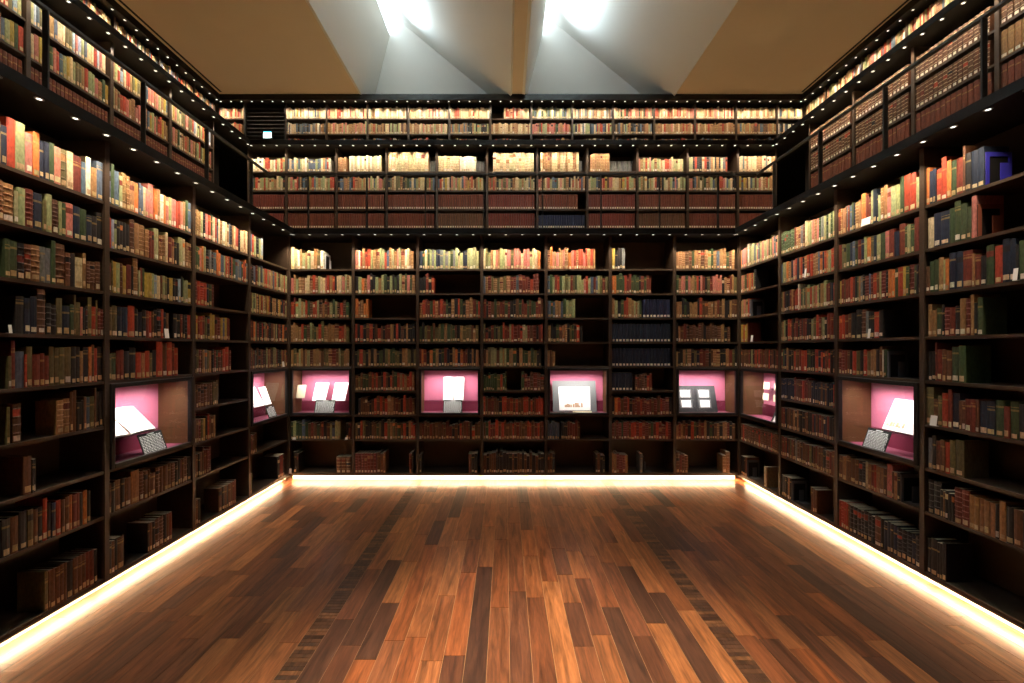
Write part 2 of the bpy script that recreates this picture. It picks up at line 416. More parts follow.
# ------------------------------------------------------------------ lower tier data (rows are numbered from the highest board)
FB,FL,FR = Frame('back',D1),Frame('left',W1),Frame('right',W1)
Z1=[EYE+.995-PITCH*k for k in range(8)]+[EYE-1.545]
A1=[SOF1-Z1[0]]+[PITCH-BT]*7+[Z1[7]-BT-Z1[8]]
LEFT={
 3:["t5 n6_ r9^ s10^ p8 a7' n5 n6 g6 p8 O8 c8 m11 b6_ i7' t8_ b9'",
    "T5 T10 s4_ s7 M8 n10 o4_ s6' W7 s4 g5 p9 n8 g9 n7_ k7_ k8",
    "g5 g7 K7 W7 T9 x6 x6 g5^ W11^ W6 k6 c10_ t4' W5_ W7_ W7_ .4",
    "k8 n6 n7 W9^ K6_ K6_ o7' n9_ g5_ o2^ o6 p2_ k4_ K3_ o5^ r6_ o2' M4_ M4_",
    "o3_ m4^ b9 r2_ o6' m8_ m5_ m5_ o6' o5' o6' o8' k6' k5' t4 k7' a4' w4^ r4' k8'",
    "o3 .3 W8 .37 T8 T8 w4^ w4^ k3_ k3_ k3_ w3 b5 o6 w2^ k5' k5'",
    "w8 k2_ k2_ .82",
    "k8 w8 k8 o6 w5 k5 r5^ k4 n5 r6 w5 w5 a4 m5 m4 k4 a5 k5 .17",
    ".32 o4 w2 w6 w5 w4 w4 k8 w6 w5 w5 m5 m6 k4 .8"],
 2:["b4 g6^ b7' s5 T6' T6' t8 a7 b4 b4 c4 p6 p10^ a7' t5' i7 a5 p6 s6 p3 p5 r6 r5",
    "r5 l4 s4 k5 k5 k5 k6 W8^ t8' T10' T8 m5 m4 s9' T7 T7 c5' m8 t5 k5_ k5_",
    "w5 o2' y5 s6 W4 y6 m8 k3 T9^^ s3_ m4 g4 y7_ y6_ s5_ l5_ c6_ w4_ s5_ o5_ k4_ y7_ k6_ k6_",
    "o5 o7 n6 n8 r10' k5 n6_ k6 m4 r5 w3 k5 K7' r4' n5 w4 .9 k6 k7 m4 k4 K5 r7",
    "o4_ g7_ m5 m5 k9 k10' r9_ t5_ r8 o4_ k7 r11^^ w8^ r9^^ m4^ r8' .26",
    None,None,
    "w4 k5 w8 k5 w9 t12' W7 w6 w3 w9_ .1 W7 w6 w7 w6 W7 k5 k5 m3 w4 W7 k7",
    "k4 w4 k4 w9 .34 k3 w5 k4 W8 W7 k5 w5 m4"],
 1:["T5 T5 T6 s6 K6 p7 r7 g5' c7 r4 b5 c5 T7 i8 c6 t5 b5 K6 t5 c4 p4",
    "g4 g5 g4 p5 a4' s7' K9 x5 K6 b8 a5' a6 b5 b5 s4 r4 T5 r3",
    "M6 r7 R8 r6 n5 g6 M4 .90",
    "m3 y4 m5 r5 m6 o5 K6 y5^ y6' m7 M8 y5 b4 y5 m4 m4 .25",
    "k4 o6 M5 w3 t4 x6 o4 t6 k5 M5 g5 W7 w4 r7 r9' M5 .22",
    "w4 w4 W6 W7 W7 w6 W6 o4 o4 o5' .62",
    "w4 w5 M5 o5 y5 k4 r4' w5 w5 t4 .58",
    "m4 w4 k4 w5 w4^ m5 M5 M4' .90",
    "w4 w4 k5 .42 w8 k6 w6 k4 w6 w5 m5 m5"],
 0:["b7 r7 s7 K9 s6 l6 .90",
    "K6 K8 b8 m6 g6 s5 k5 b3' s5 t4 r6 r4 s5 t4 p5 s4 t4",
    "k4 w4 s5 n5 s6 T7 k3 y6 m5 r4 s4 T5 w4 t5 y4 r4 k4",
    "w4 m6 k3 a7 s4 k4 M7 k4 K7 r6 K5 s3 w4 t4 m4 k4",
    "w5' M4' o3 m7 x3 k4 w7' K8 w4 M7 K5 w4 k4' s4' m4 t4",
    None,None,
    "w4 m4 w5 w4 w5 .95",
    "m4 o3 .90 k8^ m6^ m6^ k4^"]}
RIGHT={
 0:["a4 b6 p4 p5 p6 o2' i8^ o7 s5 s8' b6 s6 p5",
    "t4 p5 T5 g4 g4 r4 t4 a5 t4 r5 s4 K6' .22",
    "t4 s4 t4 p4 t4 s5 r5 b6 @g .60",
    "y5 y4 r5 y5 y5 m2' .62",
    "w4 w5 w4 w6 w4 w5 w5 m6 k4 s6 k5 m5 r7",
    None,None,
    "w5 m5 r4 W5 W5 W5 W5 W5 W5 W5 W5 W5 W5 W5 W5",
    "k6 k6 k4 w5 @g .58 c5 t4"],
 1:["G5 G5 G5 G5 G5 G5 G5 G5 m5 T6 T6 x7 W6 c6' s6 s6 p7 T6 p5",
    "b4 s5 s6 a7 T5 t4 n5 p6 r5 n7 t4 r5 n5 T7 r6 m4 r7 T6 T7",
    "g3 t4 m5 k5 k5 n5 m5 t6 m4 r6 r5 i2^ p5 g5 s6 k3 t4 s7' r6 s5",
    "o4 t4 s5 k6 r7' r5 m4 k3' m5_ m8' k5 M6 k3 m6 m5 k5 k8 s5 o7",
    "m4 g5 n7 t5' k9 k6 w3 r4_ w10 m6 r7 r9 k5",
    "n5 n5 n5 n5 n5 n5 n5 n5 m4' w4 w5 w5 m5 r5",
    "m5 m6 n4 k4 w5 w6 k3 w4 t5 k4 t6 k3 k7 k8 w4 w5",
    "W3 m5 w4 m5 k5 w4 o5 m3 w6 k3 x3' W8 w6 k3 w5 w4 w5",
    "k5 k5 k5 k4 t3 k5 @g .45 w5 w5 w5"],
 2:["m5 T4 t6 w3 b2 m3 b6 g3 n3 T7 t4 a9^ m6' m4 s4^ n7^ k3 s4_ T5' t6^ p6 s8 s7 g6^ r9^",
    "m7 o5 o5 g8 n6 b5 g6 m7 n7 s5 a8 o6 n5 s7 g9 p7 m9 n8_ m10' g4",
    "k3 y3 m5 w3 m6 m5 r5 m4 k5 g3 t4 x4 k4 M8 b3 M4 r7 w5 s3 M8 K4 a6 a5 g5 r8 y5",
    "r6 r5 m7 w5 k9 k9' W8' x4 k9 r8 k6 .52",
    "M5 M6 m5 w4 k5 r7 o6 k6 r6 o6 t5 t4 k5 w5' i2 g4 @g .42",
    None,None,
    "w7 t7 w8 w8 w6 K6 K6 c4 t5 m4 r4 t5 t6 w5 p8^ w3 t4 k4 @g .22",
    "r6 R5 r5 r5 w3 K8 K8 K8 K6 K8 K7 K6 W12 k5 n6 n6 k5"],
 3:["a5' n5 n5 r7 r7^ a6' g7 m9 w3^^ k7' n9' n7' @b .75",
    ".2 c9 n10' n12' g7' g8^ g8' g6 p6^ @r .60",
    "w6_ g6 g6 t7' s3 a5 n9' n9' m12' t3 m7_ k6_ g9' r9' n8^ n6^ k3 g13' w4 t9^ .8",
    ".3 t6' t6_ g8_ k4 M7_ m7_ k6_ t8' M6' t4^ k4 g6' .80",
    ".4 k5 k5 m2^ m7 w6 w7 g9' g9' .90",
    "o11^ w6_ o6 r9' m5^ n9' w4_ w4_ m7 m6 w4 n9 n9 g10 m6_ g9 k10 r8 k6 w7 m7",
    ".3 x6 k6' w6 w6 r7 o7' o11' .85",
    ".3 K8' K10' k4_ w3_ k4_ k4_ k4_ M10' M9' t6 t6 t6 t6 t6 k5 t7' k8 w9 k7 w7",
    ".2 k5' k9' k4' k4' k5' .90"]}
BACK=[
 [[(0,.55,'cssctico'),'@w'],[(0,1,'cpTksctcrTs')],[(0,1,'mgsWWtrsgmr')],[(0,1,'wtTkosgWrt')],[(0,1,'ototWMtTws')],None,None,[(0,.86,'sgkgwwmmbm'),(.9,1,'mk')],[(.04,.14,'mk'),(.74,.99,'W')]],
 [[(0,1,'psrTTtcib')],[(0,1,'nTskgtapT')],[(0,.28,'aTT')],[(0,1,'wrktkrWkm')],[(0,1,'kgrkotgktt')],[(0,1,'kgrkotkww')],[(.05,1,'wrkwmwt')],[(0,1,'growrkowt')],[(0,.36,'M'),(.36,.52,'tw'),(.88,.98,'mk')]],
 [[(0,1,'ngosscsnx')],[(0,.27,'mrgk')],[(0,1,'grgmTrnkkr')],[(0,1,'gotkgowm')],[(0,1,'gkgtknmamt')],None,None,[(0,1,'mwgrwkwm')],[(0,.08,'k'),(.8,1,'kwkw')]],
 [[(0,.97,'stpcapscto')],[(0,.92,'MKmTomrbT')],[(0,1,'ggkmmnwmM')],[(0,1,'Mgokwrmsm')],[(0,.97,'kgokwsgt')],[(0,.42,'ggrgo'),(.62,1,'gMMW')],[(0,1,'kwrmrwwm')],[(0,1,'mwrrwwgm')],[(0,1,'kwkkwk')]],
 [[(0,.8,'paptTprpr')],[(0,1,'Kgrpmbkso')],[(0,.48,'sgosbtg')],[(0,.6,'wtTkogr')],[(0,.18,'wtm')],None,None,[(0,.22,'b'),(.22,.56,'kwwm')],[(0,.15,'wkw'),(.78,.95,'kwkt')]],
 [[(0,.25,'ykkx')],[(0,.68,'mggkwmar')],[(0,.5,'smtgkgr'),(.5,1,'u')],[(0,1,'N')],[(0,1,'N')],[(0,.38,'N'),(.38,.7,'wWrm')],[(0,1,'MMMaMMkKrwmr')],[(0,1,'wrmgrMMMM')],[(0,.3,'rMMt'),(.46,.52,'xw'),'@g']],
 [[(0,1,'tsTbtgTWT')],[(0,1,'pprsTmtgok')],[(0,1,'prtTgkkwmt')],[(0,.92,'wmtWWWkW')],[(0,1,'okknmtkwWTt')],None,None,[(0,1,'mtkMrwgtkT')],[(0,.25,'WWmW'),(.76,.95,'T')]]]

PL,PR = .80,.77
lb_bays=[(FL, D1-PL*(k+1), D1-PL*k) for k in range(6)]                       # k=0 in the corner
rb_bays=[(FR, -(D1-PR*k), -(D1-PR*(k+1))) for k in range(6)]
bb_bays=[(FB, -2.8+.8*k, -2.8+.8*(k+1)) for k in range(7)]

SHELFM={}
def bookcase(fr,u0,u1,zb,zt,levels,label,group,case_rows=(),dep=DEPTH,front=.0):
    """one bay: two side panels, a back panel, and a board for every level"""
    t=thing('bookcase',label,'bookcase',fr.p((u0+u1)/2,0,zb),fr.rz,group)
    w=u1-u0; h=zt-zb
    def part(name,x0,x1,y0,y1,z0,z1,m):
        key=(name,)+tuple(round(v,4) for v in (x0,x1,y0,y1,z0,z1))
        if key not in SHELFM: SHELFM[key]=MB().box(x0,x1,y0,y1,z0,z1).mesh(name,m)
        return link(name,SHELFM[key],t)
    part('side_panel',-w/2,-w/2+UP/2,0,dep,0,h,WOOD); part('side_panel',w/2-UP/2,w/2,0,dep,0,h,WOOD)
    part('back_panel',-w/2+UP/2,w/2-UP/2,dep-.012,dep,0,h,PANEL)
    for i,z in enumerate(levels):
        if i in case_rows: continue
        part('shelf',-w/2+UP/2,w/2-UP/2,.007,dep-.012,z-BT-zb,z-zb,WOOD)
    if zb<EYE: part('base_rail',-w/2+UP/2,w/2-UP/2,.001,dep-.012,0,levels[-1]-BT-zb-.0002,WOOD)
    return t

def near_to_far(k,n=4): return ORD[n-1-k] if k<n else None
BAYNAME={}
def side_bay_phrase(side,k):
    return {3:'nearest %s bay',2:'second nearest %s bay',1:'third nearest %s bay',0:'%s corner bay',4:'%s bay behind frame',5:'%s bay behind frame'}[k]%side
CASES=[]
for side,bays,data in (('left',lb_bays,LEFT),('right',rb_bays,RIGHT)):
    for k,(fr,u0,u1) in enumerate(bays):
        cs=k in (0,2,4)
        bookcase(fr,u0,u1,Z1[8]-.031,SOF1,Z1,
            'tall dark wood bookcase %s, lower tier, %s wall'%({3:'nearest the camera',2:'with the nearer display case',1:'between two display cases',0:'with a display case in the far corner',4:'fifth from the far corner',5:'sixth from the far corner'}[k],side),
            'lower bookcases',case_rows=(5,) if cs else ())
        if cs: CASES.append((side,k,fr,u0,u1))
        rows=data.get(k)
        for j in range(9):
            if cs and j in (5,6): continue
            key=(side,k,j); a,b=u0+UP/2,u1-UP/2
            if rows:
                if rows[j] is None: continue
                an='right' if (side,k)==('left',3) else 'left'
                s,e=row_tokens(fr,key,a if an=='left' else b-.605,b,Z1[j],rows[j],A1[j],anchor=an,norm=.225 if j in(0,8) else .208)
            elif k==4:
                row_random(fr,key,a,b,Z1[j],'wmktogrnW',A1[j])
for k,(fr,u0,u1) in enumerate(bb_bays):
    cs=k%2==0
    bookcase(fr,u0,u1,Z1[8]-.031,SOF1,Z1,'tall dark wood bookcase on the back wall, lower tier, %s from the left'%ORD[k],'lower bookcases',case_rows=(5,) if cs else ())
    if cs: CASES.append(('back',k,fr,u0,u1))
    a,b=u0+UP/2,u1-UP/2; W=b-a
    for j in range(9):
        segs=BACK[k][j]
        if segs is None: continue
        e=a
        for sg in segs:
            if isinstance(sg,str): EXTRA.append((fr,e+.008,Z1[j],sg[1])); continue
            x0,x1,pal=sg; uni=None
            if pal in('N','u'): uni=(.043,.225)
            if pal=='M': uni=(.038,.245)
            pal2={'N':'n'}.get(pal,pal)
            if pal=='W' and j==8: uni=(.06,.2)
            row_random(fr,('back',k,j),a+W*x0,a+W*x1,Z1[j],pal2,A1[j],norm=(.24 if j in(0,8) else .212),var=.024,wr=(.021,.043),uni=uni)
            e=a+W*x1

# ------------------------------------------------------------------ middle tier
M0=EYE+2.83
ZM=[EYE+2.83-.301*k for k in range(5)]
AM=[SOF2-ZM[0]]+[.281]*4
G2B,G2L,G2R=Frame('back',D2),Frame('left',W2),Frame('right',W2)
mids=[]
xs=[-4.215]+[-3.6+.8*k for k in range(10)]+[4.215]
for k in range(11): mids.append((G2B,xs[k],xs[k+1],'back',k))
for k in range(5): mids.append((G2L,5.98-.775*(k+1),5.98-.775*k,'left',k))
for k in range(5): mids.append((G2R,-(6.04-.77*k),-(6.04-.77*(k+1)),'right',k))
MT0={0:[(0,1,'crcsgci',.20)],1:[(0,.93,'csrbgtci',.20)],2:[(0,.24,'T',.22),(.24,.92,'ic',.245)],3:[(0,.86,'C',.31)],4:[(0,.45,'C',.245),(.45,.83,'i',.24)],
     5:[(.1,.98,'C',.30)],6:[(.04,.85,'CT',.31)],7:[(.03,.46,'T',.28)],8:[(0,.95,'csTpsrTc',.20)],9:[(0,.85,'csKKTxr',.23)],10:[(0,1,'Tcxxc',.24)]}
MIX=['stgcrpkboTc','tsrcbpykTsw','ccstbrpksoT']
for fr,u0,u1,side,k in mids:
    w='in the corner' if side!='back' and k==0 else ''
    bookcase(fr,u0,u1,TOP1,SOF2,ZM,'dark bookcase behind the lower gallery rail, %s wall, %s from %s'%(side,ordn(k),'the left' if side=='back' else 'the back'),'middle bookcases')
    a,b=u0+UP/2,u1-UP/2; W=b-a
    for j in range(4):
        key=('mid '+side,k,j)
        if j>=2:
            if side=='back':
                if j==3 and k==6: row_random(fr,key,a,b,ZM[j],'u',.281,uni=(.037,.21)); continue  # deep blue books stand in for a blue glass reflection here
                bb=b-(.16*W if (j==2 and k==6) else 0)
                pal='m' if k in(0,5,7) else ('w' if (k in(4,8) and j==3) else 'q')
                row_random(fr,key,a,bb,ZM[j],pal,.281,uni=(.037,.235))
            elif side=='left': row_random(fr,key,a,b,ZM[j],'q',.281,uni=(.036,.225))
            else: row_random(fr,key,a,b,ZM[j],'q',.281,uni=(.05,.245))
        elif side=='back':
            if j==0:
                for x0,x1,pal,h in MT0[k]:
                    big = h>.22
                    row_random(fr,key,a+W*x0,a+W*x1,ZM[0],pal,AM[0],norm=h,var=.008 if big else .02,wr=(.035,.05) if pal=='C' else (.021,.040))
                if k in (3,4,5,6,7): 
                    row_random(fr,key,a+.72*W if k!=7 else a+.5*W,b-.004,ZM[0],'x',AM[0],uni=(.03,.24),rec=.17)
            else:
                row_random(fr,key,a,b,ZM[1],MIX[k%3],.281,norm=.20,var=.024,wr=(.019,.040))
        elif side=='left':
            row_random(fr,key,a,b,ZM[j],['crsybtptlo','sybcrTgtpo'][j],AM[j],norm=.215,var=.022,wr=(.022,.042))
        else:
            if k>=3 and j==1: row_random(fr,key,a,b,ZM[j],'t',.281,uni=(.05,.24))
            else: row_random(fr,key,a,b,ZM[j],'W',AM[j],uni=(.046,.238 if j==0 else .235))

# ------------------------------------------------------------------ top tier
ZT=[EYE+4.50-.30*k for k in range(4)]
G3B,G3L,G3R=Frame('back',D3),Frame('left',W3),Frame('right',W3)
tops=[]
xs=[-5.725]+[-5.2+.8*k for k in range(14)]+[5.725]
for k in range(15): tops.append((G3B,xs[k],xs[k+1],'back',k))
yl=[8.27,7.67]+[7.67-.785*k for k in range(1,6)]
yr=[8.27,7.73]+[7.73-.78*k for k in range(1,6)]
for k in range(6): tops.append((G3L,yl[k+1],yl[k],'left',k)); tops.append((G3R,-yr[k],-yr[k+1],'right',k))
TP=['pcrstci','cictsc','ciiyccb','csprtcic','cisicct','icipc','cctrsic','ppciTcr','cissgcb','ciTxs','crsgcpt','prcTtc']
TP1=['TTtcrT','TtWtstb','kbcixtb','TTpsTc','wtcswrT','pTccst','kxktbs','CTcCTT','pgstpr','cisnbr','btswtk','prTTct']
for fr,u0,u1,side,k in tops:
    if side=='back' and k==1: continue        # the louvred panel stands here
    bookcase(fr,u0,u1,TOP2,SOF3,ZT,'dark wood bookcase under the ceiling on the %s wall, %s from %s'%(side,ordn(k),'the left' if side=='back' else 'the back'),'top bookcases')
    a,b=u0+UP/2,u1-UP/2; W=b-a
    for j in range(3 if side=='back' else 1):
        key=('top '+side,k,j)
        if side=='back':
            if j==0: 
                a0=a+(.32*W if k==7 else 0)
                row_random(fr,key,a0,b,ZT[0],TP[k%12],.28,norm=.205,var=.018,wr=(.019,.040))
            elif j==1: row_random(fr,key,a,b,ZT[1],TP1[k%12],.28,norm=.20,var=.016,wr=(.019,.040))
            else: row_random(fr,key,a+W*R.uniform(0,.2),b-W*R.uniform(0,.25),ZT[2],'wkcrtkb',.28,norm=.20,var=.02)
        else:
            row_random(fr,key,a,b,ZT[0],'cisrptcbsg' if side=='left' else 'cisrptTbsc',.28,norm=.215,var=.02,wr=(.022,.038))

# ------------------------------------------------------------------ turn the book list into objects
def area(bk):
    fr=bk['fr']; u=bk['u']; w=bk['w']; z=bk['z']
    ps=[project(fr.p(u+du,bk['rec'],z+dz)) for du,dz in ((-w/2,0),(w/2,0),(w/2,bk['h']),(-w/2,bk['h']))]
    if any(p is None for p in ps): return 0
    xa,xb=min(p[0] for p in ps),max(p[0] for p in ps)
    if xb<=0 or xa>=1024: return 0
    cx0,cx1=max(xa,0),min(xb,1024)
    hh=[min(683,p[1])-0 for p in ps]
    ya=min(max(0,p[1]) for p in ps); yb=max(min(683,p[1]) for p in ps)
    # average height of the quad
    h1=abs(min(683,max(0,ps[0][1]))-min(683,max(0,ps[3][1]))); h2=abs(min(683,max(0,ps[1][1]))-min(683,max(0,ps[2][1])))
    if 'mid' in bk['row'][0] and bk['row'][2]>=2: return (cx1-cx0)*(h1+h2)/2*.4
    return (cx1-cx0)*(h1+h2)/2*((cx1-cx0)/(xb-xa))
for b in BOOKS: b['area']=area(b)
BOOKS.sort(key=lambda b:-b['area'])
for n,b in enumerate(BOOKS): b['solo']= n<300
byrow={}
for b in BOOKS: byrow.setdefault(b['row'],[]).append(b)
def desc(b): return NAME[b['let']]+(' ribbed' if b['band'] else '')
used=set()
for key,rw in byrow.items():
    rw.sort(key=lambda b:b['u']); vis=[b for b in rw if b['area']>1]
    if not any(b['solo'] for b in rw): continue
    side,k,j=key
    frm='right' if side in('left','mid left','top left') else 'left'
    if side in('left','right'): place='%s shelf down, %s'%(ORD[j],side_bay_phrase(side,k))
    elif side=='back': place='%s shelf down, %s back bay'%(ORD[j],ORD[k])
    else:
        tier,s2=side.split(); place='%s shelf, %s %s %s bay from %s'%(ORD[j],ordn(k),s2,{'mid':'gallery','top':'top-tier'}[tier],'left' if s2=='back' else 'back')
    for b in vis:
        if not b['solo']: continue
        same=[c for c in vis if desc(c)==desc(b)]
        hs=sorted(c['h'] for c in vis)
        if len(same)==1: lab='only %s book on the %s'%(desc(b),place)
        else:
            order=same if frm=='left' else same[::-1]
            lab='%s book, %s such from %s, %s'%(desc(b),ordn(order.index(b)),frm,place)
        b['label']=lab
stuff=MB(); nsolo=0
for b in BOOKS:
    fr=b['fr']; M=fr.M(b['u'],b['rec'],b['z']+.0004)
    if b['solo']:
        cv,pg,lb=make_book(b['w'],b['h'],b['d'],b['let'],b['band'],0,solid=False,sty=b['sty'])
        o=cv.obj('book',BOOK,loc=fr.p(b['u'],b['rec'],b['z']+.0004),rz=fr.rz)
        side=b['row'][0]
        tag(o,b.get('label','book'),'book','books on the %s shelves'%side)
        pg.obj('page_block',BOOK,o)
        if lb: lb.obj('spine_label',BOOK,o)
        nsolo+=1
    else:
        lod = 0 if b['area']>35 else 1
        cv,_,_=make_book(b['w'],b['h'],b['d'],b['let'],b['band'],lod,sty=b['sty'])
        stuff.add(cv,M)
so=stuff.obj('books',BOOK); so['kind']='stuff'
tag(so,'old cloth and leather books filling the remaining shelves of all three tiers','books')
print('books',len(BOOKS),'solo',nsolo,'verts',len(stuff.v))

# ------------------------------------------------------------------ bookends and shelf cards
def bookend(fr,u,z,kind,n):
    z+=.001
    m={'b':BLUEM,'r':BROWNM,'g':GREYE,'w':WHITEE}[kind]
    colr={'b':'bright blue','r':'reddish brown','g':'dark grey','w':'white'}[kind]
    mb=MB(); H=.20; Dp=.17; t=.003
    mb.box(0,t,.012,.034,0,H); mb.box(0,t,Dp-.022,Dp,0,H); mb.box(0,t,.034,Dp-.022,H-.026,H)   # arch
    mb.box(-.0005,.11,.05,Dp-.04,0,.0022)                                                      # foot
    # the tongue that the foot was cut from stands inside the arch
    b0=len(mb.v)
    mb.box(t+.030,t+.033,.062,Dp-.055,0,.12)
    o=mb.obj('bookend',m,loc=fr.p(u,.0,z),rz=fr.rz)
    MB().box(-.0045,-.0008,.013,Dp-.001,.003,H-.001).obj('dark_backing',BLACK,o)  # black sheet put in for the shade inside the arch
    return tag(o,'%s metal bookend holding %s'%(colr,n),'bookend')
side_of=lambda fr:fr.side
for fr,u,z,kd in EXTRA:
    j=min(range(9),key=lambda q:abs(Z1[q]-z))
    bn = {'back':'back wall','left':'left wall','right':'right wall'}[fr.side]
    yy = (-u if fr.side=='right' else u)
    where={'back':'the books on the back wall','right':'the books on the right wall'}[fr.side]
    if fr.side=='back': bay='%s back bay'%ORD[int((u+2.8)/.8)]
    else: bay=side_bay_phrase('right',int((D1-yy)/PR))
    bookend(fr,u,z,kd,'books on the %s shelf down, %s'%(ORD[j],bay))
CARDS=[('left',2.30,3,.016,.045,'standing at the near end of the fourth shelf, nearest left bay'),('left',3.365,3,.042,.075,'leaning on books, fourth shelf of the second left bay'),
       ('left',5.13,4,.045,.065,'on the fifth shelf of the left corner bay'),('right',-3.41,0,.085,.06,'on the topmost shelf of the second nearest right bay'),
       ('right',-2.41,2,.022,.07,'on the third shelf of the nearest right bay'),('right',-4.10,1,.022,.085,'on the second shelf, third nearest right bay'),
       ('right',-3.38,3,.022,.075,'by the gap of the fourth shelf, second nearest right bay'),
       ('right',-4.99,3,.045,.075,'on the fourth shelf beside the gap, right corner bay'),('right',-2.87,5,.045,.07,'on the sixth shelf of the nearest right bay'),
       ('back',-2.73,7,.04,.03,'lying on the eighth shelf of the first back bay'),('back',-2.08,7,.03,.03,'under the last books, eighth shelf of the first back bay'),('back',-2.795+.02,8,.03,.06,'propped on the lowest shelf in the left corner'),
       ('left',4.02,5,.05,.04,'alone at the end of the sixth shelf, third nearest left bay')]
for side,u,j,w,h,txt in CARDS:
    fr={'left':FL,'right':FR,'back':FB}[side]
    mb=MB(); M=Matrix.Rotation(-.12,4,'X'); t=MB().box(-w/2,w/2,0,.0012,0,h); mb.add(t,M)
    mb.add(MB().box(-w/2,w/2,0,.02,0,.0012))
    if side=='left' and j==5: o=mb.obj('shelf_card',CREAM,loc=fr.p(u,.05,Z1[j]+.0005),rz=fr.rz)
    else: o=mb.obj('shelf_card',WHITE,loc=fr.p(u,-.012 if h>.035 else -.008,Z1[j]+.0005),rz=fr.rz)
    tag(o,'small %s card %s'%('cream' if (side=='left' and j==5) else 'white',txt),'card')

# ------------------------------------------------------------------ display cases
def rotx(mb,a,loc): 
    M=Matrix.Translation(loc)@Matrix.Rotation(a,4,'X'); r=MB(); r.add(mb,M); return r
CW,CH,CD=.762,.560,.296
def display_case(side,k,fr,u0,u1):
    uc=(u0+u1)/2; w=(u1-u0)-UP-.004; zb=Z1[6]+.001; hh=Z1[4]-BT-zb-.001
    nm='%s back bay'%ORD[k] if side=='back' else side_bay_phrase(side,k)
    what={('back',0):'two white documents',('back',2):'one glowing white book',('back',4):'a mounted print',('back',6):'an open photo album',
          ('left',0):'bright open papers and a wooden side',('left',2):'a large open book',('right',0):'four small photographs',('right',2):'a bright picture book',
          ('left',4):'nothing',('right',4):'nothing'}[(side,k)]
    t=thing('display_case','lit pink glazed display case holding %s, %s'%(what,nm),'display case',fr.p(uc,0,zb),fr.rz,'display cases in the lower bookcases')
    b=.030; h=hh
    f=MB()
    y0,y1=-.012,.022
    f.box(-w/2,-w/2+b,y0,y1,0,h).box(w/2-b,w/2,y0,y1,0,h).box(-w/2+b,w/2-b,y0,y1,0,b).box(-w/2+b,w/2-b,y0,y1,h-b,h)
    bev(f.obj('frame',BLACK,t),.002,1)
    MB().box(-w/2+b,w/2-b,.004,.008,b,h-b).obj('glass_pane',GLASS,t)
    MB().box(-w/2,w/2,CD-.01,CD,0,h).obj('back_panel',PINK,t)
    MB().box(-w/2,-w/2+.012,y1,CD-.01,0,h).obj('side_panel',OAK,t)
    MB().box(w/2-.012,w/2,y1,CD-.01,0,h).obj('side_panel',OAK,t)
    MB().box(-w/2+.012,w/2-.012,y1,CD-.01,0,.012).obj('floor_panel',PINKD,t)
    MB().box(-w/2+.012,w/2-.012,y1,CD-.01,h-.012,h).obj('top_panel',BLACK,t)
    MB().box(-w/2+.06,w/2-.06,.030,.050,h-.024,h-.012).obj('lamp_strip',mat('case_lamp_%s%d'%(side,k),(.9,.9,.9),.4,emit=(1,.93,.88),es=4),t)
    if (side,k) not in (('back',4),('back',6),('right',0)): MB().box(-w/2+.014,w/2-.014,.125,CD-.027,.150,.156).obj('glass_shelf',GLASS,t)
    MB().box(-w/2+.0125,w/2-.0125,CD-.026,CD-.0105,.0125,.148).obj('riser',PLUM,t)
    L=bpy.data.lights.new('case_light','AREA'); L.shape='RECTANGLE'; L.size=w-.16; L.size_y=.05; L.energy=CASE_E; L.color=(1,.92,.88); L.spread=1.9
    lo=bpy.data.objects.new('case_light',L); C.objects.link(lo); lo.parent=t; lo.location=(0,.062,h-.030); lo.rotation_euler=(.38,0,0)
    def item(name,mb,m,x,y,z,tilt,label,cat):
        # tilt: lean back by this angle about the lower edge
        M=Matrix.Rotation(-tilt,4,'X'); r=MB(); r.add(mb,M)
        o=r.obj(name,m,loc=fr.p(uc+x,y,zb+z),rz=fr.rz); tag(o,label,cat); return o
    def child(name,mb,m,o,tilt):
        r=MB(); r.add(mb,Matrix.Rotation(-tilt,4,'X')); return r.obj(name,m,o)
    def caption(x,lab,wd=.15,hd=.14,y=.045,z=.016):
        o=item('caption_board',MB().box(-wd/2,wd/2,0,.004,0,hd),CARD,x,y,z,.34,lab,'caption board')
        ln=MB(); zz=hd-.014; ln.box(-.03,.035,-.0006,0,zz,zz+.006); zz-=.013
        while zz>.008:
            x0=-wd/2+.010
            while x0<wd/2-.018:
                l=R.uniform(.008,.026); x1=min(x0+l,wd/2-.010); ln.box(x0,x1,-.0006,0,zz,zz+.0052); x0=x1+.006
            zz-=.0118
        child('lettering',ln,WHITE,o,.34)
    def open_book(x,y,z,tilt,pw,ph,lab,gap=.01):
        pg=MB()
        for s in (-1,1):
            n=5
            for i in range(n):
                xa=s*(gap/2+pw*i/n); xb=s*(gap/2+pw*(i+1)/n); za=-.012*math.sin(PI*(i+.0)/n)-.004; zc=-.012*math.sin(PI*(i+1)/n)-.004
                p=[(xa,za,0),(xb,zc,0),(xb,zc,ph),(xa,za,ph)]; q=[(xa,.006,0),(xb,.006,0),(xb,.006,ph),(xa,.006,ph)]
                if s<0: p=p[::-1]; q=q[::-1]
                pg.poly(p); pg.poly(q[::-1]); pg.poly([p[3],p[2],q[2],q[3]]); pg.poly([q[0],q[1],p[1],p[0]])
        o=item('open_book',pg,WHITE,x,y,z,tilt,lab,'open book')
        child('binding',MB().box(-pw-gap/2-.006,pw+gap/2+.006,.0065,.010,-.004,ph+.006),BROWNM,o,tilt)
        return o
    def stand(x,y,z,tilt,wd,hd,lab):
        mb=MB().box(-wd/2,wd/2,.012,.016,-.002,hd).box(-wd/2,wd/2,-.022,.016,-.014,-.010).box(-wd/2,wd/2,-.026,-.022,-.014,.006)
        return item('book_stand',mb,GLASS,x,y,z+.012,tilt,lab,'stand')
    T='%s case'%nm.replace(' bay','')
